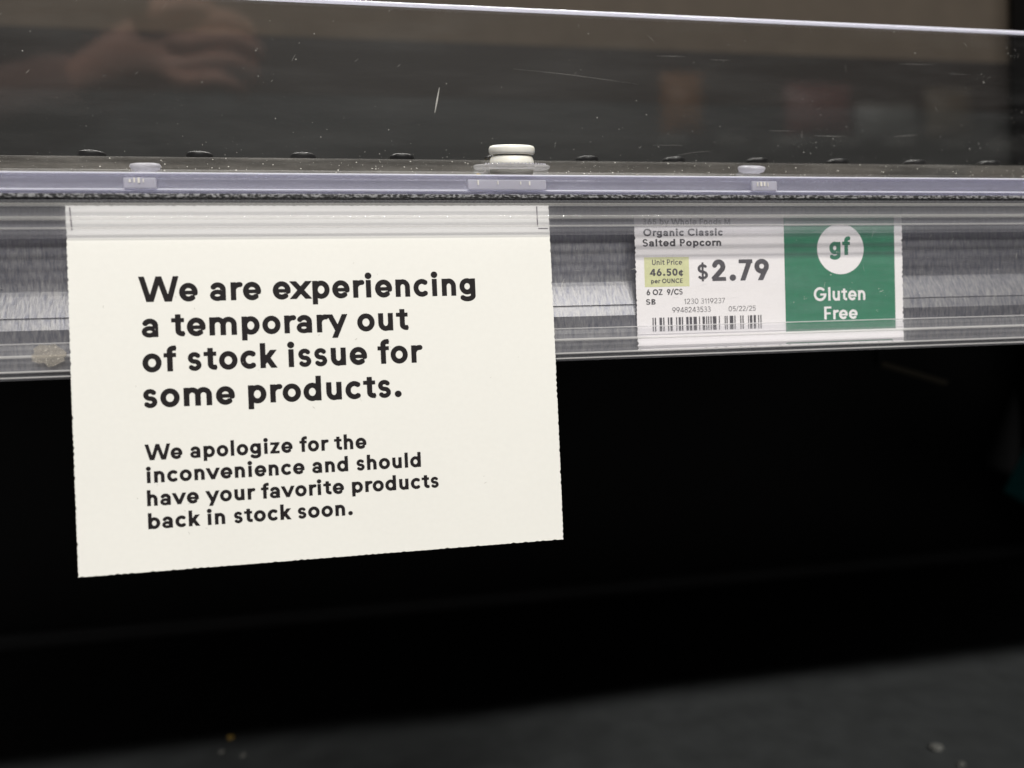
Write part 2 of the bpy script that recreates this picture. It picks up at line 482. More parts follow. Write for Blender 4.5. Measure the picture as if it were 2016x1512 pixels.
ff = lambda z: (0.0038 + (z - .0422) / .0088 * .0152 - .00005, -0.5, 0.866)
specks(800, lambda: random.uniform(-.085, .19), lambda: random.uniform(.0426, .0506), ff, .00004, .00026, bm)
tag(obj('grit', bm, MT['dust'], guard), kind='stuff')

# ------------------------------------------------------------------ white push rivet
riv = thing('push_rivet', 'white plastic push rivet fastening the clear guard to the shelf', 'rivet', loc=(35.2 * MM, 0.0115, 47.6 * MM))
riv.rotation_euler = (math.radians(12), 0, 0)
bm = bmesh.new(); add_lathe(bm, [(0, .0050), (.0030, .00498), (.0049, .00488), (.0054, .0047), (.00562, .0044), (.0057, .0041), (.0057, .0034), (.00562, .0031), (.0054, .0028), (.0050, .0027), (0, .00266)], 56); obj('cap', bm, MT['rivet'], riv, True)
bm = bmesh.new(); add_lathe(bm, [(0, .00275), (.0022, .00275), (.0022, .0022), (0, .0022)], 32); obj('stem', bm, MT['rivet'], riv, True)
bm = bmesh.new(); add_lathe(bm, [(0, .00252), (.0044, .00250), (.0050, .0023), (.0053, .0018), (.0055, .0010), (.0056, .0003), (0, .0003)], 56); obj('collar', bm, MT['rivet'], riv, True)
bm = bmesh.new(); add_lathe(bm, [(.0057, .0004), (.0090, .0003), (.0096, 0.0), (.0094, -.0006), (.0088, -.0009), (.0057, -.0009), (.0057, .0004)], 64); obj('flange', bm, MT['flange'], riv, True)
bm = bmesh.new()
for k in range(-9, 10):
    a = math.radians(270 + k * 6.0)
    r = bmesh.ops.create_icosphere(bm, subdivisions=1, radius=.00022)
    for v in r['verts']: v.co += Vector((.0090 * math.cos(a), .0090 * math.sin(a), .00035))
obj('ratchet_teeth', bm, MT['edge'], riv, True)
bm = bmesh.new(); add_lathe(bm, [(0, .0002), (.0055, .0002), (.0053, -.0030), (0, -.0030)], 48); obj('barrel', bm, MT['barrel'], riv, True)

# ------------------------------------------------------------------ label holder
holder = thing('label_holder', 'clear ribbed plastic label holder strip running along the shelf edge', 'label holder')
bm = bmesh.new(); add_box(bm, XA, XB, 0.0008, 0.0014, 0.0062, 0.0358); obj('cover', bm, MT['cover'], holder)
bm = bmesh.new()
yf, yb = -0.0048, -0.0038
prof = [(0.0014, 0.0360), (0.0014, 0.0366), (-0.0044, 0.0359)] + bump_arc(yf, 0.0352, 0.0005, 0.0004)
prof += [(yf, 0.0344), (yf + .0002, .0340), (yf + .0002, .0330), (yf, .0327)] + bump_arc(yf, 0.0320, 0.0006, 0.0003) + [(yf, .0313), (yf + .0003, .0309), (yf + .0003, .0302)] + bump_arc(yf + .0001, 0.0298, 0.0003, 0.0003) + [(yf + .0002, .0294), (yf + .0002, .0286)]
prof += [(yb, 0.0280), (yb, 0.0350)]
add_prism(bm, prof, XA, XB); obj('top_lip', bm, MT['channel'], holder)
for z, r, y in ((0.0348, .00034, yf - .0002), (0.0320, .00042, yf - .0001), (0.0299, .00022, yf - .0002)):
    bm = bmesh.new(); add_prism(bm, [(y - r * math.sin(2 * math.pi * k / 10), z + r * math.cos(2 * math.pi * k / 10)) for k in range(10)], XA, XB)
    obj('rib', bm, MT['rib'], holder, True)
bm = bmesh.new()
prof = [(0.0018, 0.0066)] + bump_arc(0.0004, 0.0064, 0.0002, 0.0003, 6) + [(0.0005, .0060), (0.0003, .0045)] + bump_arc(0.0002, 0.0037, 0.0006, 0.0007) + [(0.0002, .0028), (0.0, .0010)] + bump_arc(0.0, 0.0005, 0.0004, 0.0005) + [(0.0, -0.0002)] + bump_arc(0.0002, -.0008, .0005, .0004, 8) + [(0.0050, -0.0012), (0.0050, -0.0002), (0.0018, 0.0002)]
add_prism(bm, prof, XA, XB); obj('bottom_channel', bm, MT['channel'], holder)
for z, r, y in ((0.0064, .00012, 0.0001), (0.0037, .00030, -0.0004), (0.0005, .00020, -0.0004), (-0.0007, .00016, -0.0002)):
    bm = bmesh.new(); add_prism(bm, [(y - r * math.sin(2 * math.pi * k / 10), z + r * math.cos(2 * math.pi * k / 10)) for k in range(10)], XA, XB)
    obj('rib', bm, MT['rib_glint'], holder, True)
bm = bmesh.new()
pts = []
for i in range(22):
    t = 2 * math.pi * i / 22
    pts.append(bm.verts.new(((-68.0 + 3.6 * math.cos(t) * random.uniform(.75, 1.15)) * MM, -0.0008, (3.9 + 2.4 * math.sin(t) * random.uniform(.7, 1.1)) * MM)))
f = bm.faces.new(pts)
e = bmesh.ops.extrude_face_region(bm, geom=[f])
for v in e['geom']:
    if isinstance(v, bmesh.types.BMVert): v.co.y -= 0.0002
obj('sticky_residue', bm, MT['residue'], holder)
bm = bmesh.new()
specks(160, lambda: random.uniform(-.08, .18), lambda: random.uniform(.007, .0285), lambda z: (.00076, -1.0, 0.0), .00003, .00016, bm)
for (px, pz, s, n) in ((129.3, 13.6, 1.0, 22), (121, 13.9, 1.8, 16), (107.5, 12.5, .5, 6), (104.5, 11.4, .3, 5), (127.5, 8.8, .4, 6), (117, 24, .3, 5)):
    specks(n, lambda: random.gauss(px, s) * MM, lambda: random.gauss(pz, s * .4) * MM, lambda z: (.00076, -1.0, 0.0), .00004, .00018, bm)
for _ in range(40):
    x, z = random.uniform(-.08, .18), random.uniform(.008, .028)
    L, a = random.uniform(.0006, .003), random.gauss(.9, .7)
    sliver(bm, x, z, x + L * math.cos(a), z + L * math.sin(a), random.uniform(.00001, .00003), .00076, .0001)
tag(obj('dust', bm, MT['dust'], holder), kind='stuff')

# ------------------------------------------------------------------ lettering: a geometric stroke alphabet
# every glyph is a list of strokes; distance field -> contour polygons
def seg(x0, y0, x1, y1, w, clip=None): return ('s', x0, y0, x1, y1, w, clip)


def arc(cx, cy, rx, ry, a0, a1, w, n=28):
    out = []
    pts = [(cx + rx * math.cos(math.radians(a0 + (a1 - a0) * i / n)), cy + ry * math.sin(math.radians(a0 + (a1 - a0) * i / n))) for i in range(n + 1)]
    full = abs(abs(a1 - a0) - 360) < 1e-6
    for i in range(n):
        out.append(('s', *pts[i], *pts[i + 1], w, None))
        if i or full: out.append(('c', *pts[i], w / 2))
    return out


def dot(x, y, r): return ('c', x, y, r)


def glyph(ch, w):
    h = w / 2; t = w * 0.80; X = 0.505; C = 0.70; D = -0.165
    o = []
    def bowl(cx, k=1.0): return arc(cx, .25, (.243 - h) * k, .26 - h, 0, 360, w)
    if ch == ' ': return [], .24
    if ch == 'o': return bowl(.275), .55
    if ch == 'e':
        cx, rx, ry = .275, .243 - h, .26 - h
        a = -math.degrees(math.asin(min(.9, (t * .45 + .010) / ry)))
        return arc(cx, .25, rx, ry, a, 318, w) + [seg(cx - rx, .24, cx + rx + h * .9, .24, t * .9)], .545
    if ch == 'a':
        xs = .455 - h; wt = w * .86
        return [seg(xs, 0, xs, .31, w)] + arc(.245, .31, xs - .245, .51 - h - .31, 0, 152, w) + arc(.232, .148, .197 - wt / 2, .158 - wt / 2, 0, 360, wt), .515
    if ch == 'c': return arc(.275, .25, .243 - h, .26 - h, 47, 313, w), .49
    if ch == 'g':
        xs = .50 - h
        return arc(.035 + .225, .27, .225 - h, .24 - h, 0, 360, w) + [seg(xs, .5, xs, .0, w)] + arc(.26, .0, xs - .26, .172 - h, 0, -150, w), .555
    if ch in 'bpd':
        cx = .30 if ch != 'd' else .26
        xs = .06 + h if ch != 'd' else .50 - h
        y0, y1 = (0, C) if ch != 'p' else (D, X)
        return [seg(xs, y0, xs, y1, w)] + arc(cx, .25, .235 - h, .26 - h, 0, 360, w), .565
    if ch == 'r': return [seg(.06 + h, 0, .06 + h, X, w)] + arc(.30, .27, .30 - .06 - h, .51 - h - .27, 180, 82, w), .345
    if ch in 'nhu':
        l, r = .06 + h, .06 + .415 - h; cx = (l + r) / 2
        if ch == 'u': return [seg(r, 0, r, X, w), seg(l, .22, l, X, w)] + arc(cx, .22, cx - l, .23 - h, 180, 360, w), .535
        return [seg(l, 0, l, C if ch == 'h' else X, w), seg(r, 0, r, .28, w)] + arc(cx, .28, cx - l, .23 - h, 0, 180, w), .535
    if ch == 'm':
        l = .06 + h; r = .06 + .715 - h; m = (l + r) / 2; k = (m - l) / 2
        return [seg(l, 0, l, X, w), seg(m, 0, m, .29, w), seg(r, 0, r, .29, w)] + arc(l + k, .29, k, .22 - h, 0, 180, w) + arc(m + k, .29, k, .22 - h, 0, 180, w), .835
    if ch == 'i': return [seg(.06 + h + .01, 0, .07 + h, X, w), dot(.07 + h, .625, .66 * w)], .14 + w
    if ch == 'l': return [seg(.06 + h, 0, .06 + h, C, w)], .12 + w
    if ch == 't':
        xs = .12 + h
        return [seg(xs, .61, xs, .16, w), seg(.02, X - t / 2, .35, X - t / 2, t)] + arc(xs + .11, .16, .11, .16 - h, 180, 270, w) + [seg(xs + .108, h, .35, h, w)], .375
    if ch == 'f':
        xs = .10 + h
        return [seg(xs, 0, xs, .56, w), seg(.015, X - t / 2, .335, X - t / 2, t)] + arc(xs + .11, .56, .11, .71 - h - .56, 180, 90, w) + [seg(xs + .108, .71 - h, .335, .71 - h, w)], .335
    if ch == 'k': return [seg(.06 + h, 0, .06 + h, C, w), seg(.06 + h, .13, .46, .56, w, (0, X)), seg(.20, .36, .47, -.06, w, (0, X))], .49
    if ch == 's':
        t = w * .88; g = t / 2; ru = (.51 - 2 * g + .01) / 4
        cx, rx = .215, .175 - g
        return arc(cx, .51 - g - ru, rx * .97, ru, 28, 270, t) + arc(cx, -.01 + g + ru, rx, ru, 90, -152, t), .425
    if ch == 'x': return [seg(-.01, -.04, .49, .54, w, (0, X)), seg(.49, -.04, -.01, .54, w, (0, X))], .49
    if ch == 'y': return [seg(.50, .56, .165, -.225, w, (D, X)), seg(.035, .56, .30, -.0, w, (0.02, X))], .53
    if ch == 'v': return [seg(.50, .56, .235, -.05, w, (0, X)), seg(.03, .56, .295, -.05, w, (0, X))], .53
    if ch == 'z': return [seg(.04, X - t / 2, .42, X - t / 2, t), seg(.04, t / 2, .43, t / 2, t), seg(.07, -.03, .40, .53, w, (0.02, X - .02))], .465
    if ch == 'W':
        u = w * 1.0
        return [seg(.05, .76, .275, -.06, u, (0, C)), seg(.53, .76, .275, -.06, u, (0, C)), seg(.49, .76, .745, -.06, u, (0, C)), seg(.97, .76, .745, -.06, u, (0, C))], .99
    if ch == 'O': return arc(.39, .35, .355 - h, .36 - h, 0, 360, w, 40), .78
    if ch == 'C': return arc(.39, .35, .355 - h, .36 - h, 42, 318, w, 36), .68
    if ch == 'G': return arc(.39, .35, .355 - h, .36 - h, 42, 352, w, 36) + [seg(.40, .33, .39 + .355, .33, t)], .79
    if ch == 'S':
        g = t / 2; ru = (.72 - 2 * g) / 4; cx, rx = .26, .22 - g
        return arc(cx, .71 - g - ru, rx * .95, ru, 30, 270, t) + arc(cx, -.01 + g + ru, rx, ru, 90, -152, t), .52
    if ch == 'P': return [seg(.07 + h, 0, .07 + h, C, w), seg(.07, C - t / 2, .30, C - t / 2, t), seg(.07, .26 + t / 2, .30, .26 + t / 2, t)] + arc(.30, .48, .21 - h, .22 - t / 2, -90, 90, t), .55
    if ch == 'B': return [seg(.07 + h, 0, .07 + h, C, w), seg(.07, C - t / 2, .29, C - t / 2, t), seg(.07, .37, .30, .37, t), seg(.07, t / 2, .31, t / 2, t)] + arc(.29, .535, .19 - h, .165 - t / 2, -90, 90, t) + arc(.31, .185, .20 - h, .185 - t / 2, -90, 90, t), .56
    if ch == 'U': return [seg(.07 + h, .24, .07 + h, C, w), seg(.57 - h, .24, .57 - h, C, w)] + arc(.32, .24, .25 - h, .25 - h, 180, 360, w), .64
    if ch == 'N': return [seg(.07 + h, 0, .07 + h, C, w), seg(.60 - h, 0, .60 - h, C, w), seg(.07 + h * .7, .74, .60 - h * .7, -.04, w, (0, C))], .67
    if ch == 'M': return [seg(.07 + h, 0, .07 + h, C, w), seg(.75 - h, 0, .75 - h, C, w), seg(.07 + h * .6, .76, .41, .06, w, (0, C)), seg(.75 - h * .6, .76, .41, .06, w, (0, C))], .82
    if ch == 'E': return [seg(.07 + h, 0, .07 + h, C, w), seg(.07, C - t / 2, .48, C - t / 2, t), seg(.07, .35, .44, .35, t), seg(.07, t / 2, .48, t / 2, t)], .53
    if ch == 'F': return [seg(.07 + h, 0, .07 + h, C, w), seg(.07, C - t / 2, .47, C - t / 2, t), seg(.07, .33, .43, .33, t)], .50
    if ch == 'Z': return [seg(.04, C - t / 2, .52, C - t / 2, t), seg(.04, t / 2, .53, t / 2, t), seg(.065, -.03, .495, .73, w, (0.02, C - .02))], .57
    if ch == '0': return arc(.29, .35, .25 - h, .36 - h, 0, 360, w, 36), .58
    if ch == '1': return [seg(.27 - h, 0, .27 - h, C, w), seg(.05, .50, .26, .68, t, (0, C))], .36
    if ch == '2': return arc(.26, .475, .215 - h, .235 - h, 172, -38, w, 28) + [seg(.26 + (.215 - h) * .79, .475 - (.235 - h) * .616, .07, .05, w, (0, .6)), dot(.26 + (.215 - h) * .788, .475 - (.235 - h) * .616, h), seg(.045, t / 2, .49, t / 2, t)], .54
    if ch == '3': return arc(.25, .52, .19 - h, .19 - t / 2, 150, -90, t) + arc(.25, .205, .22 - h, .215 - t / 2, 90, -150, t) + [seg(.17, .37, .26, .37, t)], .52
    if ch == '4': return [seg(.40, 0, .40, C, w), seg(.03, .14 + t / 2, .55, .14 + t / 2, t), seg(.055, .13, .40, .72, w * .9, (.14, C))], .58
    if ch == '5': return [seg(.13, C - t / 2, .47, C - t / 2, t), seg(.12 + h * .5, C, .10 + h * .5, .32, w * .9)] + arc(.26, .225, .22 - h, .235 - t / 2, 138, -150, w), .53
    if ch == '6': return arc(.28, .235, .24 - h, .245 - h, 0, 360, w, 32) + [seg(.085 + h * .6, .29, .37, .78, w, (0.2, C))], .56
    if ch == '9': return arc(.28, .465, .24 - h, .245 - h, 0, 360, w, 32) + [seg(.475 - h * .6, .41, .19, -.08, w, (0, .5))], .56
    if ch == '7': return [seg(.03, C - t / 2, .48, C - t / 2, t), seg(.46 - h * .5, .74, .13, -.06, w, (0, C - .02))], .50
    if ch == '8': return arc(.28, .53, .20 - h, .18 - t / 2, 0, 360, t, 30) + arc(.28, .195, .235 - h, .205 - t / 2, 0, 360, t, 30), .56
    if ch == '.': return [dot(.06 + .66 * w, .66 * w - .005, .66 * w)], .12 + 1.32 * w
    if ch == '/': return [seg(.02, -.09, .36, .76, w * .9, (-.05, C + .03))], .38
    if ch == '$':
        g, a = glyph('S', w)
        return g + [seg(.26, -.09, .26, .79, w * .6)], a
    if ch == '¢':
        g, a = glyph('c', w)
        return g + [seg(.275, -.08, .275, .58, w * .6)], a
    raise KeyError(ch)


GRID = {}
def glyph_polys(ch, w, step):
    key = (ch, w, step)
    if key in GRID: return GRID[key]
    prims, adv = glyph(ch, w)
    polys = []
    if prims:
        xs = np.arange(-.12, adv + .16, step); ys = np.arange(-.26, .86, step)
        gx, gy = np.meshgrid(xs, ys)
        F = np.full(gx.shape, 9.0)
        for p in prims:
            if p[0] == 'c':
                d = np.hypot(gx - p[1], gy - p[2]) - p[3]
            else:
                _, x0, y0, x1, y1, ww, clip = p
                L = math.hypot(x1 - x0, y1 - y0); ux, uy = (x1 - x0) / L, (y1 - y0) / L
                a = (gx - (x0 + x1) / 2) * ux + (gy - (y0 + y1) / 2) * uy
                b = -(gx - (x0 + x1) / 2) * uy + (gy - (y0 + y1) / 2) * ux
                d = np.maximum(np.abs(a) - L / 2, np.abs(b) - ww / 2)
                if clip: d = np.maximum(d, np.maximum(clip[0] - gy, gy - clip[1]))
            F = np.minimum(F, d)
        ins = F < 0
        ny, nx = F.shape
        for j in range(ny - 1):
            run = None
            for i in range(nx - 1):
                cs = (ins[j, i], ins[j, i + 1], ins[j + 1, i + 1], ins[j + 1, i])
                s = sum(cs)
                if s == 4:
                    if run is None: run = i
                    continue
                if run is not None:
                    polys.append([(xs[run], ys[j]), (xs[i], ys[j]), (xs[i], ys[j + 1]), (xs[run], ys[j + 1])]); run = None
                if s == 0: continue
                cor = [(xs[i], ys[j], F[j, i]), (xs[i + 1], ys[j], F[j, i + 1]), (xs[i + 1], ys[j + 1], F[j + 1, i + 1]), (xs[i], ys[j + 1], F[j + 1, i])]
                out = []
                for k in range(4):
                    A, B = cor[k], cor[(k + 1) % 4]
                    if A[2] < 0: out.append((A[0], A[1]))
                    if (A[2] < 0) != (B[2] < 0):
                        q = A[2] / (A[2] - B[2])
                        out.append((A[0] + q * (B[0] - A[0]), A[1] + q * (B[1] - A[1])))
                if len(out) >= 3: polys.append(out)
    if polys:
        allx = [p[0] for q in polys for p in q]
        ext = (min(allx), max(allx))
    else: ext = (0, adv)
    GRID[key] = (polys, adv, ext)
    return GRID[key]


def add_text(bm, s, cap, w, x0, x1, base, fmap, step=0.016, stretch=None):
    """one line whose ink runs from x0 to x1 (mm) on baseline base (mm); letter spacing takes up the slack"""
    em = cap / 0.70
    G = [glyph_polys(ch, w, step) for ch in s]
    pos, p = [], 0.0
    for g in G:
        pos.append(p); p += g[1]
    ink0 = G[0][2][0]; ink1 = pos[-1] + G[-1][2][1]
    want = (x1 - x0) / em
    sx, extra = 1.0, 0.0
    slack = want - (ink1 - ink0)
    if len(s) > 1: extra = slack / (len(s) - 1)
    lim = 0.006
    if os.environ.get('DBG'): print(s, 'slack', round(slack, 3), 'of', round(want, 2))
    if abs(extra) > lim:            # too much for spacing alone: widen the letters too
        e2 = math.copysign(lim, extra) if stretch is None else stretch
        sx = (want - e2 * (len(s) - 1)) / (ink1 - ink0)
        extra = e2
    if len(s) == 1: sx = want / (ink1 - ink0)
    for k, g in enumerate(G):
        ox = (pos[k] - ink0) * sx + extra * k
        for poly in g[0]:
            bm.faces.new([bm.verts.new(fmap(x0 + (ox + q[0] * sx) * em, base + q[1] * em)) for q in poly])


def flat(name, bm, mat, parent):
    bmesh.ops.remove_doubles(bm, verts=bm.verts[:], dist=1e-7)
    return obj(name, bm, mat, parent)


# ------------------------------------------------------------------ notice sign
sign = thing('notice_sign', 'large cream card notice about out of stock products hanging from the label holder', 'sign')


def sy(x, z):
    """depth (m) of the card's front at x, z in mm: leans out towards the bottom and bows a little"""
    return (-3.0 - 3.9 * (35 - z) / 78.0 - 0.25 * math.sin(math.pi * max(0, min(1, (29 - z) / 71))) + 0.10 * math.sin((x + 20) / 22.0) * max(0, min(1, (25 - z) / 67))) * MM


def card(bm, xl, xr, zb, zt, yfun, thick, nx, nz, tooth, amp, sides='LRTB'):
    """sheet with micro-perforated edges"""
    front, back = [], []
    for j in range(nz + 1):
        rf, rb = [], []
        for i in range(nx + 1):
            x, z = xl + (xr - xl) * i / nx, zb + (zt - zb) * j / nz
            k = (random.random() ** 2) * amp
            if i == 0 and 'L' in sides and j % 2: x += k * 1.4 + amp * .25
            if i == nx and 'R' in sides and j % 2: x -= k * 1.4 + amp * .25
            if j == 0 and 'B' in sides and i % 2: z += k * 1.3 + amp * .2
            if j == nz and 'T' in sides and i % 2: z -= k + amp * .5
            y = yfun(x, z)
            rf.append(bm.verts.new((x * MM, y, z * MM))); rb.append(bm.verts.new((x * MM, y + thick, z * MM)))
        front.append(rf); back.append(rb)
    for j in range(nz):
        for i in range(nx):
            bm.faces.new((front[j][i], front[j][i + 1], front[j + 1][i + 1], front[j + 1][i]))
            bm.faces.new((back[j][i + 1], back[j][i], back[j + 1][i], back[j + 1][i + 1]))
    for j in range(nz):
        bm.faces.new((front[j][0], front[j + 1][0], back[j + 1][0], back[j][0]))
        bm.faces.new((front[j + 1][nx], front[j][nx], back[j][nx], back[j + 1][nx]))
    for i in range(nx):
        bm.faces.new((front[0][i + 1], front[0][i], back[0][i], back[0][i + 1]))
        bm.faces.new((front[nz][i], front[nz][i + 1], back[nz][i + 1], back[nz][i]))


bm = bmesh.new(); card(bm, -62.6, 40.9, -42.43, 35.0, sy, 0.00025, 150, 124, 1, 0.13); obj('card', bm, MT['sign'], sign)
sm = lambda x, z: (x * MM, sy(x, z) - 0.00003, z * MM)
HEAD = [("We are experiencing", -48.86, 22.90, 14.42), ("a temporary out", -48.50, 7.49, 6.96), ("of stock issue for", -48.58, 10.35, -0.42), ("some products.", -48.66, 5.29, -7.93)]
BODY = [("We apologize for the", -48.76, -2.87, -18.98), ("inconvenience and should", -48.67, 8.92, -23.75), ("have your favorite products", -48.67, 12.69, -28.60), ("back in stock soon.", -48.65, -6.43, -33.44)]
bm = bmesh.new()
for s, a, b, z in HEAD: add_text(bm, s, 5.42, 0.145, a, b, z, sm, 0.0105)
flat('headline_lettering', bm, MT['ink'], sign)
bm = bmesh.new()
for s, a, b, z in BODY: add_text(bm, s, 3.36, 0.148, a, b, z, sm, 0.013)
flat('body_lettering', bm, MT['ink'], sign)


def stroke_on(bm, x0, z0, x1, z1, w, fmap, n=8):
    L = math.hypot(x1 - x0, z1 - z0); nx, nz = -(z1 - z0) / L * w / 2, (x1 - x0) / L * w / 2
    pr = None
    for i in range(n + 1):
        x, z = x0 + (x1 - x0) * i / n, z0 + (z1 - z0) * i / n
        c = (bm.verts.new(fmap(x + nx, z + nz)), bm.verts.new(fmap(x - nx, z - nz)))
        if pr: bm.faces.new((pr[0], pr[1], c[1], c[0]))
        pr = c


for strokes in ([(-61.75, 34.6, -61.45, 29.7)], [(38.05, 34.8, 38.05, 30.1), (38.2, 29.6, 40.5, 29.6)]):
    bm = bmesh.new()
    for s in strokes: stroke_on(bm, *s, 0.26, sm)
    obj('crop_mark', bm, MT['pen'], sign)

bm = bmesh.new()
for _ in range(26):
    x, z = random.uniform(-60, 39), random.uniform(-41, 26)
    L, a = random.uniform(.15, .7), random.uniform(0, 3.14)
    stroke_on(bm, x, z, x + L * math.cos(a), z + L * math.sin(a), random.uniform(.05, .10), sm, 2)
tag(obj('speckles', bm, MT['speck'], sign), kind='stuff')

# ------------------------------------------------------------------ price tag
ptag = thing('price_tag', 'small white price tag with green gluten free panel behind the clear label holder', 'price tag')
TY = 0.0025
ty = lambda x, z: TY
tm = lambda x, z: (x * MM, TY - 0.00002, z * MM)
tm2 = lambda x, z: (x * MM, TY - 0.00004, z * MM)
tm3 = lambda x, z: (x * MM, TY - 0.00006, z * MM)
bm = bmesh.new(); card(bm, 63.5, 136.8, 0.6, 33.4, ty, 0.0002, 110, 56, 1, 0.22, 'LRB'); obj('paper', bm, MT['tagp'], ptag)


def rect(bm, x0, x1, z0, z1, fmap, n=12):
    for i in range(n):
        a, b = x0 + (x1 - x0) * i / n, x0 + (x1 - x0) * (i + 1) / n
        bm.faces.new([bm.verts.new(fmap(*p)) for p in ((a, z0), (b, z0), (b, z1), (a, z1))])


bm = bmesh.new(); rect(bm, 65.8, 77.45, 16.1, 23.4, tm); obj('unit_price_box', bm, MT['lime'], ptag)
bm = bmesh.new()
add_text(bm, "365 by Whole Foods M", 1.55, 0.15, 65.8, 88.7, 31.3, tm2, .022)
add_text(bm, "Organic Classic", 1.78, 0.15, 65.75, 86.58, 28.6, tm2, .022)
add_text(bm, "Salted Popcorn", 1.80, 0.15, 65.55, 86.13, 26.05, tm2, .022)
obj('product_name', bm, MT['thermal'], ptag)
bm = bmesh.new()
add_text(bm, "Unit Price", 1.32, 0.12, 67.81, 75.66, 21.5, tm2, .022)
add_text(bm, "46.50¢", 1.76, 0.16, 67.11, 75.83, 18.8, tm2, .022)
add_text(bm, "per OUNCE", 1.10, 0.14, 67.45, 75.67, 17.0, tm2, .022)
obj('unit_price_lettering', bm, MT['thermal'], ptag)
bm = bmesh.new()
add_text(bm, "$", 3.75, 0.145, 79.68, 82.40, 17.75, tm2, .022)
add_text(bm, "2.79", 5.30, 0.16, 83.29, 98.90, 17.3, tm2, .018)
obj('price_lettering', bm, MT['thermal'], ptag)
bm = bmesh.new()
add_text(bm, "6 OZ", 1.42, 0.15, 66.17, 70.35, 14.1, tm2, .022)
add_text(bm, "9/CS", 1.42, 0.15, 71.45, 75.59, 14.1, tm2, .022)
add_text(bm, "SB", 1.36, 0.16, 65.98, 68.46, 11.78, tm2, .022)
obj('pack_size_lettering', bm, MT['thermal'], ptag)
bm = bmesh.new()
add_text(bm, "1230 3119237", 1.28, 0.075, 75.92, 86.80, 11.75, tm2, .022)
add_text(bm, "9948243533", 1.32, 0.085, 72.74, 82.86, 9.66, tm2, .022)
add_text(bm, "05/22/25", 1.26, 0.08, 87.68, 95.00, 9.66, tm2, .022)
obj('number_lettering', bm, MT['faint'], ptag)
BARS = [(67.51, 67.81), (68.1, 68.44), (69.32, 69.99), (70.28, 70.62), (71.5, 71.84), (72.13, 72.72), (73.67, 73.95), (74.33, 74.92), (75.16, 75.52), (76.32, 76.96), (77.22, 77.88), (78.24, 79.14), (79.73, 79.99), (80.63, 81.28), (81.58, 81.88), (82.13, 82.43), (82.74, 83.08), (83.38, 84.35), (85.0, 85.26), (86.55, 86.84), (87.05, 87.36), (87.92, 88.9), (89.18, 89.48), (90.75, 91.05), (91.34, 91.67), (92.87, 93.11), (93.37, 94.03), (94.4, 95.02), (95.61, 95.88), (96.23, 96.54)]
bm = bmesh.new()
for a, b in BARS: rect(bm, a, b, 5.12, 8.52, tm2, 1)
obj('barcode', bm, MT['thermal'], ptag)
bm = bmesh.new(); rect(bm, 103.2, 134.45, 4.1, 33.4, tm); rect(bm, 103.2, 133.5, 1.0, 1.3, tm)
grn = obj('green_panel', bm, MT['green'], ptag)
bm = bmesh.new()
cc = [(118.95 + 6.6 * math.cos(2 * math.pi * i / 72), 24.9 + 6.45 * math.sin(2 * math.pi * i / 72)) for i in range(72)]
bm.faces.new([bm.verts.new(tm2(*p)) for p in cc]); obj('white_roundel', bm, MT['tagp'], grn)
bm = bmesh.new(); add_text(bm, "gf", 4.75, 0.155, 115.78, 121.79, 23.35, tm3); obj('roundel_lettering', bm, MT['green'], grn)
bm = bmesh.new()
add_text(bm, "Gluten", 3.48, 0.13, 111.16, 125.77, 11.7, tm2)
add_text(bm, "Free", 3.30, 0.13, 113.98, 123.45, 6.9, tm2)
obj('panel_lettering', bm, MT['tagp'], grn)

# ------------------------------------------------------------------ behind and below
backp = thing('back_panel', 'blurred taupe back panel of the shelving seen above the clear guard', 'panel')
bm = bmesh.new(); add_box(bm, XA - .3, XB + .6, 0.450, 0.456, 0.258, 0.62); obj('upper_board', bm, MT['backbrown'], backp)
bm = bmesh.new(); add_box(bm, XA - .3, XB + .6, 0.449, 0.456, 0.2125, 0.2575); obj('dark_band', bm, MT['backdark'], backp)  # darker band across the back between the upper and lower boards
bm = bmesh.new(); add_box(bm, XA - .3, XB + .6, 0.449, 0.456, 0.030, 0.2124); obj('lower_board', bm, MT['backgrey'], backp)
bm = bmesh.new(); add_box(bm, 0.590, 0.640, 0.400, 0.445, -0.40, 0.66, 0.002)
tag(obj('shelf_upright', bm, MT['black']), 'black shelf upright at the far right behind the clear guard', 'upright')

low = thing('lower_shelf', 'empty charcoal lower shelf in deep shade under the label holder', 'shelf')
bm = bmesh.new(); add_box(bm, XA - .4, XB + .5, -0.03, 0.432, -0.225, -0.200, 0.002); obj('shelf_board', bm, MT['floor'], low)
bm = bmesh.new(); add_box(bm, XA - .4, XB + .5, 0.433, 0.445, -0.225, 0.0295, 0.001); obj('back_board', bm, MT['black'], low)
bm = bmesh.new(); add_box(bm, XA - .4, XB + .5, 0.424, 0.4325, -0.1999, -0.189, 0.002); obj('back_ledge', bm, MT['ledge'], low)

# teal carton tipped on its corner at the far right of the lower shelf
bm = bmesh.new()
add_box(bm, 0, 0.11, 0, 0.05, 0, 0.148, 0.002)
ct = thing('snack_carton', 'dark teal carton tipped over on the right of the lower shelf', 'carton', loc=(0.612, 0.30, -0.1985))
ct.rotation_euler = (0, math.radians(-58), 0)
o = obj('box', bm, MT['teal'], ct)
bm = bmesh.new(); add_box(bm, 0.004, 0.106, -0.004, -0.0003, 0.130, 0.1475, 0.0005); obj('flap', bm, MT['teal'], ct)

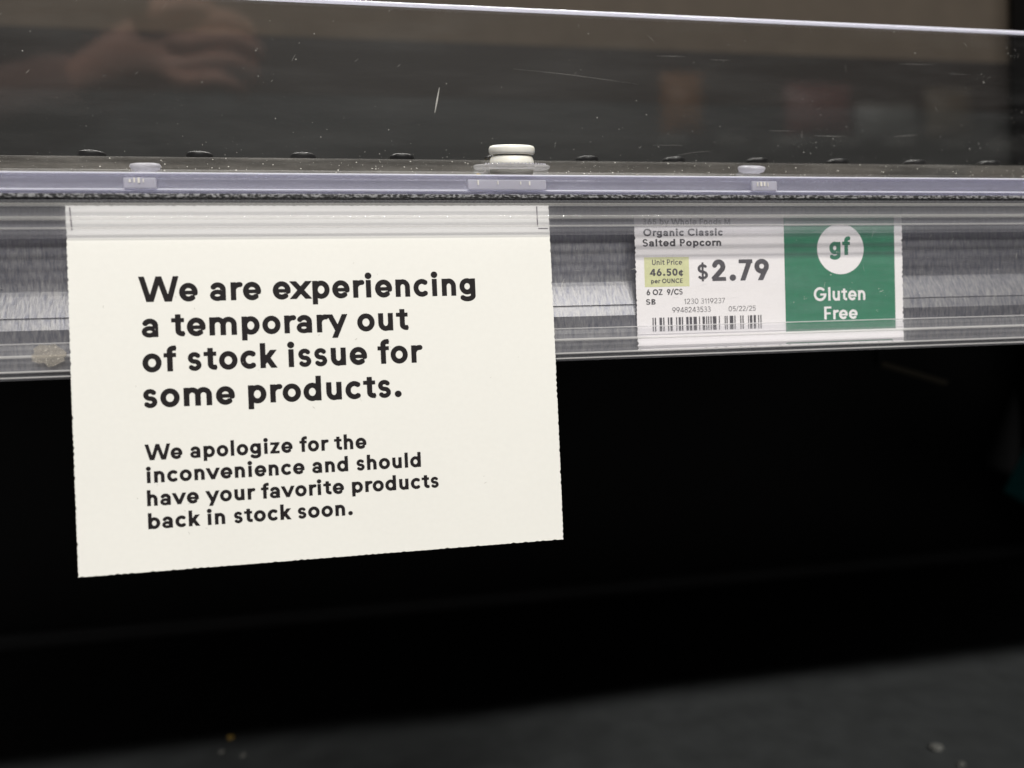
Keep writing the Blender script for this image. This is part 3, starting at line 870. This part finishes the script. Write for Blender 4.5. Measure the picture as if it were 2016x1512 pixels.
# crumbs
def crumb(x, y, z, r, mat, label, group=None):
    bm = bmesh.new()
    bmesh.ops.create_icosphere(bm, subdivisions=2, radius=r)
    for v in bm.verts: v.co *= random.uniform(0.62, 1.25)
    rz, ex = random.uniform(0, 3.1), random.uniform(1.1, 1.6)
    for v in bm.verts:
        v.co.x *= ex
        v.co.z *= 0.65
    bmesh.ops.rotate(bm, verts=bm.verts[:], cent=(0, 0, 0), matrix=Matrix.Rotation(rz, 3, 'Z'))
    o = obj('crumb', bm, mat, None, False); o.location = (x, y, z + r * 0.6)
    tag(o, label, 'crumb', group)


for k, (x, y, z, r, m, d) in enumerate((
        (26.0, 0.0062, 43.75, 0.55, 'crumb', 'yellow crumb on the guard foot left of the white rivet'),
        (66.5, 0.0075, 44.4, 0.40, 'palecrumb', 'pale crumb on the guard foot right of the white rivet'))):
    crumb(x * MM, y, z * MM, r * MM, MT[m], d, 'crumbs on the guard foot')
LOW = [(455, 1455, .0022, 'crumb', 'yellowish crumb on the lower shelf below the notice, nearest the shade edge'), (437, 1483, .0020, 'palecrumb', 'pale crumb on the lower shelf beside the yellowish one'), (479, 1490, .0017, 'palecrumb', 'small pale crumb on the lower shelf, right of the yellowish one'), (1843, 1476, .0030, 'palecrumb', 'largest pale crumb at the bottom right of the lower shelf'), (1893, 1508, .0022, 'palecrumb', 'pale crumb at the bottom right edge of the picture')]
for px, py, r, m, d in LOW:
    ray = fw + rv * ((px - 1008) / 1500) - uv * ((py - 756) / 1500)
    t = -0.2 / ray.z
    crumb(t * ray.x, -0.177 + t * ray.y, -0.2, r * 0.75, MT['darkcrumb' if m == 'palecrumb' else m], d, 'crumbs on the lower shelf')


# ------------------------------------------------------------------ what the clear guard mirrors: the hand and the shelf across the aisle
MT['skin'] = mat_plain('skin', (0.66, 0.37, 0.29), 0.6, 0.3)
MT['dimtag'] = mat_plain('grey_label', (0.32, 0.32, 0.30), 0.5, 0.3)
MT['sleeve'] = mat_plain('dusty_brown_sleeve', (0.28, 0.18, 0.16), 0.9, 0.1)


def skinned(name, verts, edges, radii, mat, parent=None, root=0):
    me = bpy.data.meshes.new(name)
    me.from_pydata(verts, edges, [])
    o = link(name, me, mat, parent)
    md = o.modifiers.new('Skin', 'SKIN'); md.use_smooth_shade = True
    for i, r in enumerate(radii):
        me.skin_vertices[0].data[i].radius = (r, r * 0.9)
        me.skin_vertices[0].data[i].use_root = (i == root)
    sb = o.modifiers.new('Subdivision', 'SUBSURF'); sb.levels = 2; sb.render_levels = 2
    return o


V, E_, Rr = [], [], []
def addv(p, r, prev=None):
    V.append(p); Rr.append(r)
    if prev is not None: E_.append((prev, len(V) - 1))
    return len(V) - 1
w0 = addv((-.205, -.372, .188), .024)
f0 = addv((-.290, -.400, .168), .031, w0)
p0 = addv((-.165, -.360, .205), .026, w0)
for k, (dz, L, rr) in enumerate(((.034, .9, .0086), (.013, 1.0, .0092), (-.008, .93, .0088), (-.027, .74, .0078))):
    a = addv((-.128, -.352 + .006 * (k == 1), .205 + dz * .9), .0115, p0)
    b = addv((-.128 + .040 * L, -.336, .208 + dz), rr, a)
    c = addv((-.128 + .060 * L, -.352, .204 + dz), rr * .93, b)
    addv((-.128 + .056 * L, -.372, .201 + dz), rr * .82, c)
t1 = addv((-.158, -.342, .232), .0135, p0)
t2 = addv((-.128, -.334, .250), .0105, t1)
addv((-.098, -.336, .249), .0085, t2)
V = [(-.147 + (a + .104) * 1.16, -.6 + (b + .355) * 1.16, .312 + (c - .210) * .98) for a, b, c in V]
Rr = [r * 1.14 for r in Rr]
person = thing('person', 'hand with bent fingers and brown sleeve mirrored at the upper left of the guard', 'person')
skinned('body', V, E_, Rr, MT['skin'], person)
skinned('sleeve', [(-.262, -.622, .290), (-.38, -.67, .265), (-.66, -.74, .20)], [(0, 1), (1, 2)], [.044, .058, .080], MT['sleeve'], person)


def pouch(label, x, y, z, w, h, d, col):
    bm = bmesh.new()
    nx, nz = 14, 18
    for sgn_ in (1, -1):
        g = []
        for j in range(nz + 1):
            row = []
            for i in range(nx + 1):
                u, v = i / nx, j / nz
                th = d / 2 * max(0.0, math.sin(math.pi * u)) ** .6 * max(0.0, math.sin(math.pi * min(1, max(0, (v - .05) / .9)))) ** .5
                row.append(bm.verts.new(((u - .5) * w, sgn_ * (th + .0004), v * h)))
            g.append(row)
        for j in range(nz):
            for i in range(nx):
                bm.faces.new((g[j][i], g[j][i + 1], g[j + 1][i + 1], g[j + 1][i]))
    o = obj('snack_pouch', bm, mat_plain('pouch_film', col, 0.4, 0.5), None, True)
    o.location = (x, y, z)
    tag(o, label, 'pouch', 'snack pouches across the aisle')


fs = thing('facing_shelf', 'dark shelf across the aisle mirrored faintly at the right of the guard', 'shelf')
bm = bmesh.new(); add_box(bm, -.4, 2.2, -1.62, -1.22, .405, .432, .002); obj('shelf_board', bm, MT['lip'], fs)
bm = bmesh.new(); add_box(bm, -.4, 2.2, -1.65, -1.625, 0, 1.2, .002); obj('back_board', bm, MT['black'], fs)
for k in range(7):
    bm = bmesh.new(); x = .56 + .125 * k; add_box(bm, x, x + .062, -1.2195, -1.217, .414, .424, .0005); obj('price_label', bm, MT['dimtag'], fs)
for lab, x, w, h, col in (('orange snack pouch mirrored in the guard right of the white rivet', .635, .09, .135, (.32, .13, .03)), ('pinkish red snack pouch mirrored in the guard above the green tag', .94, .15, .12, (.22, .07, .065)),
                          ('pale grey snack pouch mirrored in the guard beside the pinkish red one', 1.10, .14, .085, (.26, .27, .26)), ('tan snack pouch mirrored at the far right of the guard', 1.25, .11, .12, (.20, .16, .11))):
    pouch(lab, x, -1.27, .4325, w, h, .06, col)
